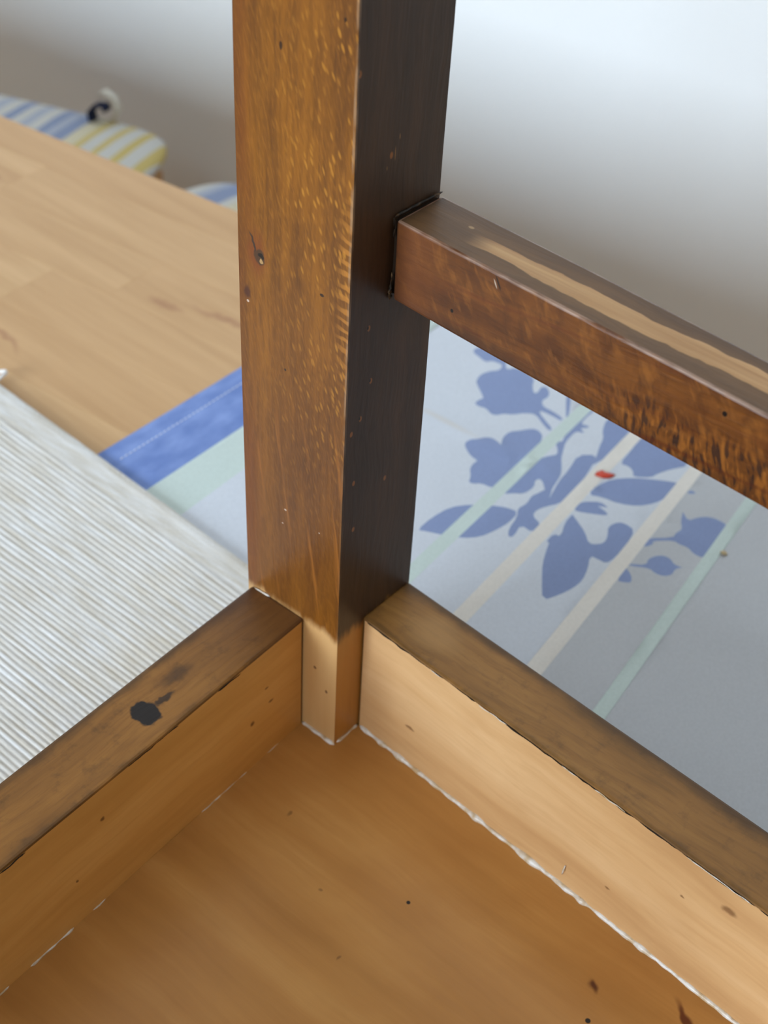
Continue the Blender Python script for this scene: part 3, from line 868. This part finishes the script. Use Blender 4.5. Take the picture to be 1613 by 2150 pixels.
def chain(L, closed=True):
    o = len(pts)
    pts.extend(Vector(q) for q in L)
    n = len(L)
    for i in range(n if closed else n - 1):
        eds.append((o + i, o + (i + 1) % n))
chain([(CX0, hem_o(CX0)), (CX1, hem_o(CX1)), (CX1, CY1), (CX0, CY1)])
for P in PR:
    chain(P)
for a, b, _ in S_LINES:
    for g in (a, b):
        chain([(CX0, g(CX0)), (CX1, g(CX1))], False)
for g in (hem_i, mint_i):
    chain([(CX0, g(CX0)), (CX1, g(CX1))], False)
chain([(CX0, CY1 - 33), (CX1, CY1 - 33)], False)
gx = CX0 + 3.1
while gx < CX1:
    gy = -186.0
    while gy < CY1 - 2:
        if hem_o(gx) + 2 < gy:
            pts.append(Vector((gx + 0.013 * gy % 0.7, gy)))
        gy += 5.0 if gy < 110 else 16.0
    gx += 5.0
cv, ce, cf, _, _, _ = delaunay_2d_cdt(pts, eds, [], 1, 1e-4)
def cloth_z(x, y):
    """sharp fold line across the runner, soft waves elsewhere (mm)"""
    d = x - (-187 - 0.055 * y)
    z = 0.9 * math.exp(-(d / 3.2) ** 2) * (0.55 + 0.45 * noise.noise(Vector((0, y * 0.03, 3))))
    z += 0.35 * noise.noise(Vector((x * 0.022, y * 0.022, 1.7))) + 0.12 * noise.noise(Vector((x * 0.07, y * 0.07, 5.1)))
    return max(0.0, z + 0.12)
fade = lambda x: min(1.0, max(0.0, (-70 - x) / 25))
verts = [(q.x / 1000, q.y / 1000, CZ + cloth_z(q.x, q.y) / 1000 * fade(q.x)) for q in cv]
mi = []
for f in cf:
    cx = sum(cv[i].x for i in f) / len(f)
    cy = sum(cv[i].y for i in f) / len(f)
    w = 5 if S_LINES[2][0](cx) < cy < 160 else 0  # greyer ground past the second cream stripe, partly shade put into the colour
    if any(inpoly(cx, cy, P) for P in PR):
        w = 1
    for a, b, q in S_LINES:
        if a(cx) < cy < b(cx):
            w = q
    if cy < hem_i(cx):
        w = 4
    elif cy < mint_i(cx):
        w = 2
    elif cy > CY1 - 33:
        w = 4
    mi.append(w)
runner = empty('table_runner', (0, 0, ZO + CZ - 0.0006))
tag(runner, 'pale cotton table runner printed with blue roses and mint and cream stripes', 'table runner')
RUP = (0, 0, -CZ + 0.0006)
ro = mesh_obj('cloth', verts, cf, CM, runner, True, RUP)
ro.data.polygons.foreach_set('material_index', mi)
md = ro.modifiers.new('thickness', 'SOLIDIFY')
md.thickness = 0.0006
md.offset = -1
# turned and stitched blue hem
nx, ny = 90, 14
hv, hf = [], []
for i in range(nx + 1):
    x = CX0 + (CX1 - CX0) * i / nx
    for j in range(ny + 1):
        t = j / ny
        y = hem_o(x) - 0.6 + (hem_i(x) - hem_o(x) + 0.6) * t
        z = 0.75 * min(1, t * 10) * min(1, (1 - t) * 10)
        z += -0.35 * math.exp(-((t - 0.30) / 0.035) ** 2)
        z += 0.22 * noise.noise(Vector((x * 0.10 + y * 0.06, y * 0.12, 2))) * min(1, t * 8) * min(1, (1 - t) * 8)
        z *= min(1.0, max(0.04, (-57 - x) / 5))
        z += cloth_z(x, y) * fade(x)
        hv.append((x / 1000, y / 1000, CZ + max(z, 0.02) / 1000))
for i in range(nx):
    for j in range(ny):
        a = i * (ny + 1) + j
        hf.append((a, a + ny + 1, a + ny + 2, a + 1))
k = Mat('hem_cotton', 0.6, 0.25)
v = k.coord()
k.base(k.mix(k.ramp(k.noise(k.mapping(v, scale=(60, 120, 60)), 1.0, 4), [(0.35, 0.0), (0.7, 1.0)]), lin(108, 132, 190), lin(136, 158, 212)))
k.bump(k.noise(v, 900, 2), 0.15, 0.0004)
hem = mesh_obj('hem', hv, hf, k.m, runner, True, RUP)
hem['label'] = 'blue stitched hem'
sv, sf = [], []
x = CX0 + 4
while x < CX1 - 4:
    if x < -62:
        y = hem_o(x) + 0.30 * (hem_i(x) - hem_o(x))
        z = CZ + (0.55 + cloth_z(x, y) * fade(x)) / 1000
        vv, ff = tube([(x / 1000, y / 1000, z), ((x + 0.9) / 1000, y / 1000, z + 0.0002), ((x + 1.8) / 1000, (y + 0.04) / 1000, z)], [0.00022, 0.00036, 0.00022], 5)
        o = len(sv)
        sv += vv
        sf += [tuple(i + o for i in f) for f in ff]
    x += 2.6
st = mesh_obj('stitching', sv, sf, plain('pale_thread', (212, 216, 232), 0.6), hem, True)
st['kind'] = 'stuff'

# ------------------------------------------------------------------ ribbed placemat
k = Mat('placemat_cotton', 0.8, 0.15)
v = k.coord()
sx = k.sep(v)
n1 = k.noise(k.mapping(v, scale=(420, 38, 1)), 1.0, 3, 0.6)
c = k.mix(k.ramp(n1, [(0.35, 0.0), (0.68, 1.0)]), lin(206, 197, 184), lin(228, 225, 222))
c = k.mix(k.math('MULTIPLY', k.ramp(k.noise(v, 26, 3), [(0.5, 0.0), (0.75, 1.0)]), 0.35), c, lin(216, 200, 174))
k.base(c)
k.bump(k.noise(k.mapping(v, scale=(900, 700, 900)), 1.0, 2), 0.25, 0.0005)
M_mat = k.m
PITCH, PH, MW = 0.0023, 0.0125, 0.315
mv, mf = [], []
ys_ = []
y = -0.268
while y < 0.150:
    ys_.append(y)
    y += 0.0045 if y < -0.02 else 0.012
ss = [0.0, 0.0004] + [PH * i / 12 for i in range(1, 13)]
s = PH
while s < MW:
    s += PITCH / 7
    ss.append(s)
edge = lambda y: -0.0455 + 0.053 * y
for y in ys_:
    for i, s in enumerate(ss):
        bl = max(0.0, 1 - s / 0.06)
        x = -0.0455 + s + 0.053 * y * bl
        wob = 0.00045 * noise.noise(Vector((s * 90, y * 26, 0.3))) + 0.0008 * noise.noise(Vector((s * 14, y * 9, 4)))
        if s <= PH:
            h = 0.0022 + 0.00022 * noise.noise(Vector((s * 300, y * 150, 9)))
            h += 0.00025 * math.exp(-((s - PH * 0.25) / 0.0012) ** 2)
            if i == 0:
                h = 0.0003
            wob *= 0.4
        else:
            ph = (s - PH) / PITCH + 0.22 * noise.noise(Vector((s * 60, y * 18, 7)))
            rib = int(ph)
            am = 0.00035 * (0.75 + 0.55 * noise.noise(Vector((rib * 0.83, y * 22, 2))))
            h = 0.0021 + am * (abs(math.sin(math.pi * ph)) ** 0.8 - 0.5) * 1.6
        h = min(h, 0.00255)
        mv.append((x + wob, y, CZ + h))
nS = len(ss)
for j in range(len(ys_) - 1):
    for i in range(nS - 1):
        a = j * nS + i
        mf.append((a, a + 1, a + nS + 1, a + nS))
# the underside and the end faces
base = len(mv)
for y in ys_:
    mv.append((edge(y), y, CZ + 0.0003))
    mv.append((-0.0455 + MW, y, CZ + 0.0003))
for j in range(len(ys_) - 1):
    a = base + 2 * j
    mf.append((a, a + 2, a + 3, a + 1))
placemat = empty('placemat', (0, 0, ZO + CZ))
tag(placemat, 'off-white ribbed woven cotton placemat, partly under the upturned stool', 'placemat')
mesh_obj('woven_mat', mv, mf, M_mat, placemat, True, (0, 0, -CZ))
# overlock stitches on the edge and the loose thread at its corner
sv, sf = [], []
y = -0.266
while y < -0.06:
    e = edge(y)
    vv, ff = tube([(e + 0.0002, y, CZ + 0.0016), (e + 0.0015, y + 0.0009, CZ + 0.0023), (e + 0.0030 + 0.001 * random.random(), y + 0.0018, CZ + 0.0022)], 0.00022, 4)
    o = len(sv)
    sv += vv
    sf += [tuple(i + o for i in f) for f in ff]
    y += 0.0036
os_ = mesh_obj('edge_stitching', sv, sf, M_mat, placemat, True, (0, 0, -CZ))
os_['kind'] = 'stuff'
ex, ey = edge(-0.264), -0.264
vv, ff = tube([(ex + 0.003, ey, CZ + 0.002), (ex - 0.001, ey + 0.001, CZ + 0.004), (ex - 0.005, ey + 0.0005, CZ + 0.0045), (ex - 0.007, ey - 0.003, CZ + 0.003), (ex - 0.005, ey - 0.006, CZ + 0.002)], 0.0009, 6)
mesh_obj('loose_thread', vv, ff, plain('white_thread', (232, 226, 222), 0.7), placemat, True, (0, 0, -CZ))

# ------------------------------------------------------------------ crumbs on the runner
def flake(name, outline, h, mat, seed):
    """a small curled flake with an uneven top"""
    cx = sum(q[0] for q in outline) / len(outline)
    cy = sum(q[1] for q in outline) / len(outline)
    n = len(outline)
    z0 = CZ + (cloth_z(cx, cy) + 0.1) / 1000
    verts = [(q[0] / 1000, q[1] / 1000, z0 + 0.0002) for q in outline]
    verts += [((q[0] * 0.7 + cx * 0.3) / 1000, (q[1] * 0.7 + cy * 0.3) / 1000, z0 + h * (0.8 + 0.4 * random.random())) for q in outline]
    verts += [(cx / 1000, cy / 1000, z0 + h), (cx / 1000, cy / 1000, z0)]
    faces = []
    for i in range(n):
        j = (i + 1) % n
        faces += [(i, j, n + j, n + i), (n + i, n + j, 2 * n), (j, i, 2 * n + 1)]
    verts = [(a - cx / 1000, b - cy / 1000, c - z0) for a, b, c in verts]
    return mesh_obj(name, verts, faces, mat, None, True, (cx / 1000, cy / 1000, ZO + z0))
tag(flake('red_flake', [(-197.3, -21.6), (-200, -22.2), (-202.3, -21.4), (-202.0, -19.6), (-203.0, -17.4), (-203.9, -14.6), (-201.5, -14.8), (-199.8, -15.6), (-198.2, -17.6)], 0.0009, plain('red_pepper_skin', (206, 62, 30), 0.35, 0.5), 1),
    'small red flake lying on a cream stripe of the runner', 'crumb')
tag(flake('bread_crumb', [(-190.7 + 1.3 * math.cos(a), 47.2 + 1.7 * math.sin(a)) for a in (0, 1, 2, 3, 4, 5)], 0.0010, plain('crumb_tan', (204, 180, 140), 0.7, 0.3), 2),
    'tiny tan crumb beside a mint stripe of the runner', 'crumb')

# ------------------------------------------------------------------ backless seats beyond the table with striped cushions
def cushion_mat(name, stripes):
    k = Mat(name, 0.75, 0.2)
    v = k.coord()
    wv = k.warp(v, 14, 0.006)
    t = k.mr(k.sep(wv)[1], -0.20, 0.20, 0.0, 1.0, False)
    c = k.ramp(t, stripes, 'CONSTANT')
    k.base(c)
    k.bump(k.noise(v, 700, 2), 0.2, 0.0005)
    return k.m
WH, BL, PB, YE, CR = lin(216, 214, 208), lin(150, 162, 192), lin(184, 190, 204), lin(216, 194, 124), lin(224, 214, 186)
def stripe_list(seq):
    """seq of (width, colour) from -0.20 to +0.20"""
    tot = sum(w for w, _ in seq)
    out, p = [], 0.0
    for w, cc in seq:
        out.append((p / tot, cc))
        p += w
    return out
M_seat = M_beech
def cushion(name, cx, cy, yaw, mat, label, seed, ztop, hx=0.19, ox=0.0):
    root = empty(name, (cx, cy, ztop - 0.040), yaw)
    tag(root, label, 'cushion', 'striped seat cushions behind the table')
    nu, nv_ = 48, 10
    verts, faces = [], []
    hy = 0.19
    # top and bottom sheets of a box cushion, swelling towards the middle and rounded at the rim
    n = 32
    for side in (1, -1):
        for i in range(n + 1):
            for j in range(n + 1):
                a = -1 + 2 * i / n
                b = -1 + 2 * j / n
                q = lambda s: math.copysign(1 - (1 - abs(s)) ** 1.6, s)
                a, b = q(a), q(b)
                e = max(abs(a), abs(b))
                rim = (max(0.0, 1 - abs(a) ** 5)) ** 0.5 * (max(0.0, 1 - abs(b) ** 5)) ** 0.5
                z = 0.020 + side * (0.0015 + 0.0185 * rim * (0.86 + 0.14 * noise.noise(Vector((a * 1.5, b * 1.5, seed)))))
                rr = 1 - 0.11 * (abs(a) * abs(b)) ** 4
                verts.append((ox + hx * a * rr, hy * b * rr, z))
    m1 = (n + 1) * (n + 1)
    for s in (0, 1):
        for i in range(n):
            for j in range(n):
                a = s * m1 + i * (n + 1) + j
                f = (a, a + n + 1, a + n + 2, a + 1)
                faces.append(f if s == 0 else f[::-1])
    rimi = [i * (n + 1) for i in range(n + 1)] + [n * (n + 1) + j for j in range(1, n + 1)] + [i * (n + 1) + n for i in range(n - 1, -1, -1)] + [j for j in range(n - 1, 0, -1)]
    for a, b in zip(rimi, rimi[1:] + rimi[:1]):
        faces.append((a, b, b + m1, a + m1))
    bm = bmesh.new()
    vs_ = [bm.verts.new(p) for p in verts]
    for f in faces:
        bm.faces.new([vs_[i] for i in f])
    bm_obj('cushion_cover', bm, mat, root, True)
    return root
seqA = stripe_list([(7.0, PB)] + [q for _ in range(4) for q in ((1.3, WH), (1.2, BL), (1.2, WH), (1.2, PB))] +
                   [(1.2, WH), (1.3, BL), (1.0, PB), (1.5, BL), (1.6, CR), (0.9, YE), (1.5, WH), (0.9, YE), (1.5, WH), (1.0, YE), (1.5, WH), (1.0, YE), (1.6, WH)])
seqB = stripe_list([(3.6, WH), (1.0, PB), (1.8, BL), (0.9, WH), (1.4, CR), (1.4, YE), (1.4, WH), (1.2, YE)] +
                   [q for _ in range(5) for q in ((1.3, WH), (1.2, BL), (1.2, WH), (1.2, PB))])
SZ = ZO - 0.262
c1 = cushion('seat_cushion', -0.382, -0.862, math.radians(19), cushion_mat('cushion_stripes', seqA),
             'blue, white and yellow striped seat cushion with a dark tie knot', 1.0, SZ - 0.010, 0.15, -0.04)
c2 = cushion('seat_cushion', -0.400, -0.453, math.radians(4), cushion_mat('cushion_stripes_pale', seqB),
             'striped seat cushion mostly hidden behind the upright stool leg', 6.0, SZ + 0.006)
# navy tie with a pale backing, folded up from the back of the first cushion
def ribbon(name, path, width, across, mat, parent, thick=0.0012):
    P = [Vector(p) for p in path]
    A = Vector(across).normalized() * width / 2
    verts, faces = [], []
    for i, p in enumerate(P):
        t = (P[min(i + 1, len(P) - 1)] - P[max(i - 1, 0)]).normalized()
        nn = t.cross(A).normalized() * thick / 2
        verts += [p - A - nn, p + A - nn, p + A + nn, p - A + nn]
    for i in range(len(P) - 1):
        for q in range(4):
            q2 = (q + 1) % 4
            faces.append((4 * i + q, 4 * i + q2, 4 * i + 4 + q2, 4 * i + 4 + q))
    faces.append((3, 2, 1, 0))
    o = 4 * (len(P) - 1)
    faces.append((o, o + 1, o + 2, o + 3))
    return mesh_obj(name, verts, faces, mat, parent, True)
M_navy = plain('navy_cotton', (36, 44, 74), 0.7, 0.2)
M_pale = plain('pale_tape', (226, 220, 206), 0.7, 0.2)
b0 = Vector((-0.168, 0.100, 0.026))
ribbon('tie', [b0 + Vector(q) * 0.82 for q in ((0.0, 0.000, 0.0), (-0.001, -0.009, 0.008), (-0.002, -0.011, 0.018), (-0.002, -0.002, 0.028), (-0.001, 0.010, 0.030), (0.001, 0.013, 0.024))], 0.017, (1, 0.15, 0.2), M_navy, c1, 0.003)
ribbon('tie_backing', [b0 + Vector(q) * 0.82 for q in ((-0.012, 0.006, -0.004), (-0.012, 0.014, 0.010), (-0.012, 0.021, 0.022), (-0.012, 0.016, 0.036), (-0.012, 0.004, 0.041), (-0.012, -0.004, 0.036))], 0.011, (1, 0.1, 0), M_pale, c1, 0.003)
for cx, cy, yaw, lab in ((-0.382, -0.862, 19, 'beech backless stool under the cushion with the dark tie knot'),
                         (-0.400, -0.453, 4, 'beech backless stool under the cushion hidden behind the upright leg')):
    root = empty('backless_stool', (cx, cy, 0), math.radians(yaw))
    tag(root, lab, 'stool', 'backless stools behind the table')
    zs_ = SZ - 0.0425 + (0.006 if yaw == 4 else -0.010)
    xe = 0.17 if yaw == 4 else 0.10
    box('seat', (-0.17, -0.17, zs_ - 0.025), (xe, 0.17, zs_), M_beech, root, 0.006, 2)
    for a in (-0.15, xe - 0.055):
        for b in (-0.15, 0.115):
            box('leg', (a, b, 0), (a + 0.035, b + 0.035, zs_ - 0.025), M_beech, root, 0.003)
    for a in (-0.143, xe - 0.048):
        box('stretcher', (a, -0.115, 0.14), (a + 0.02, 0.115, 0.17), M_beech, root, 0.002)
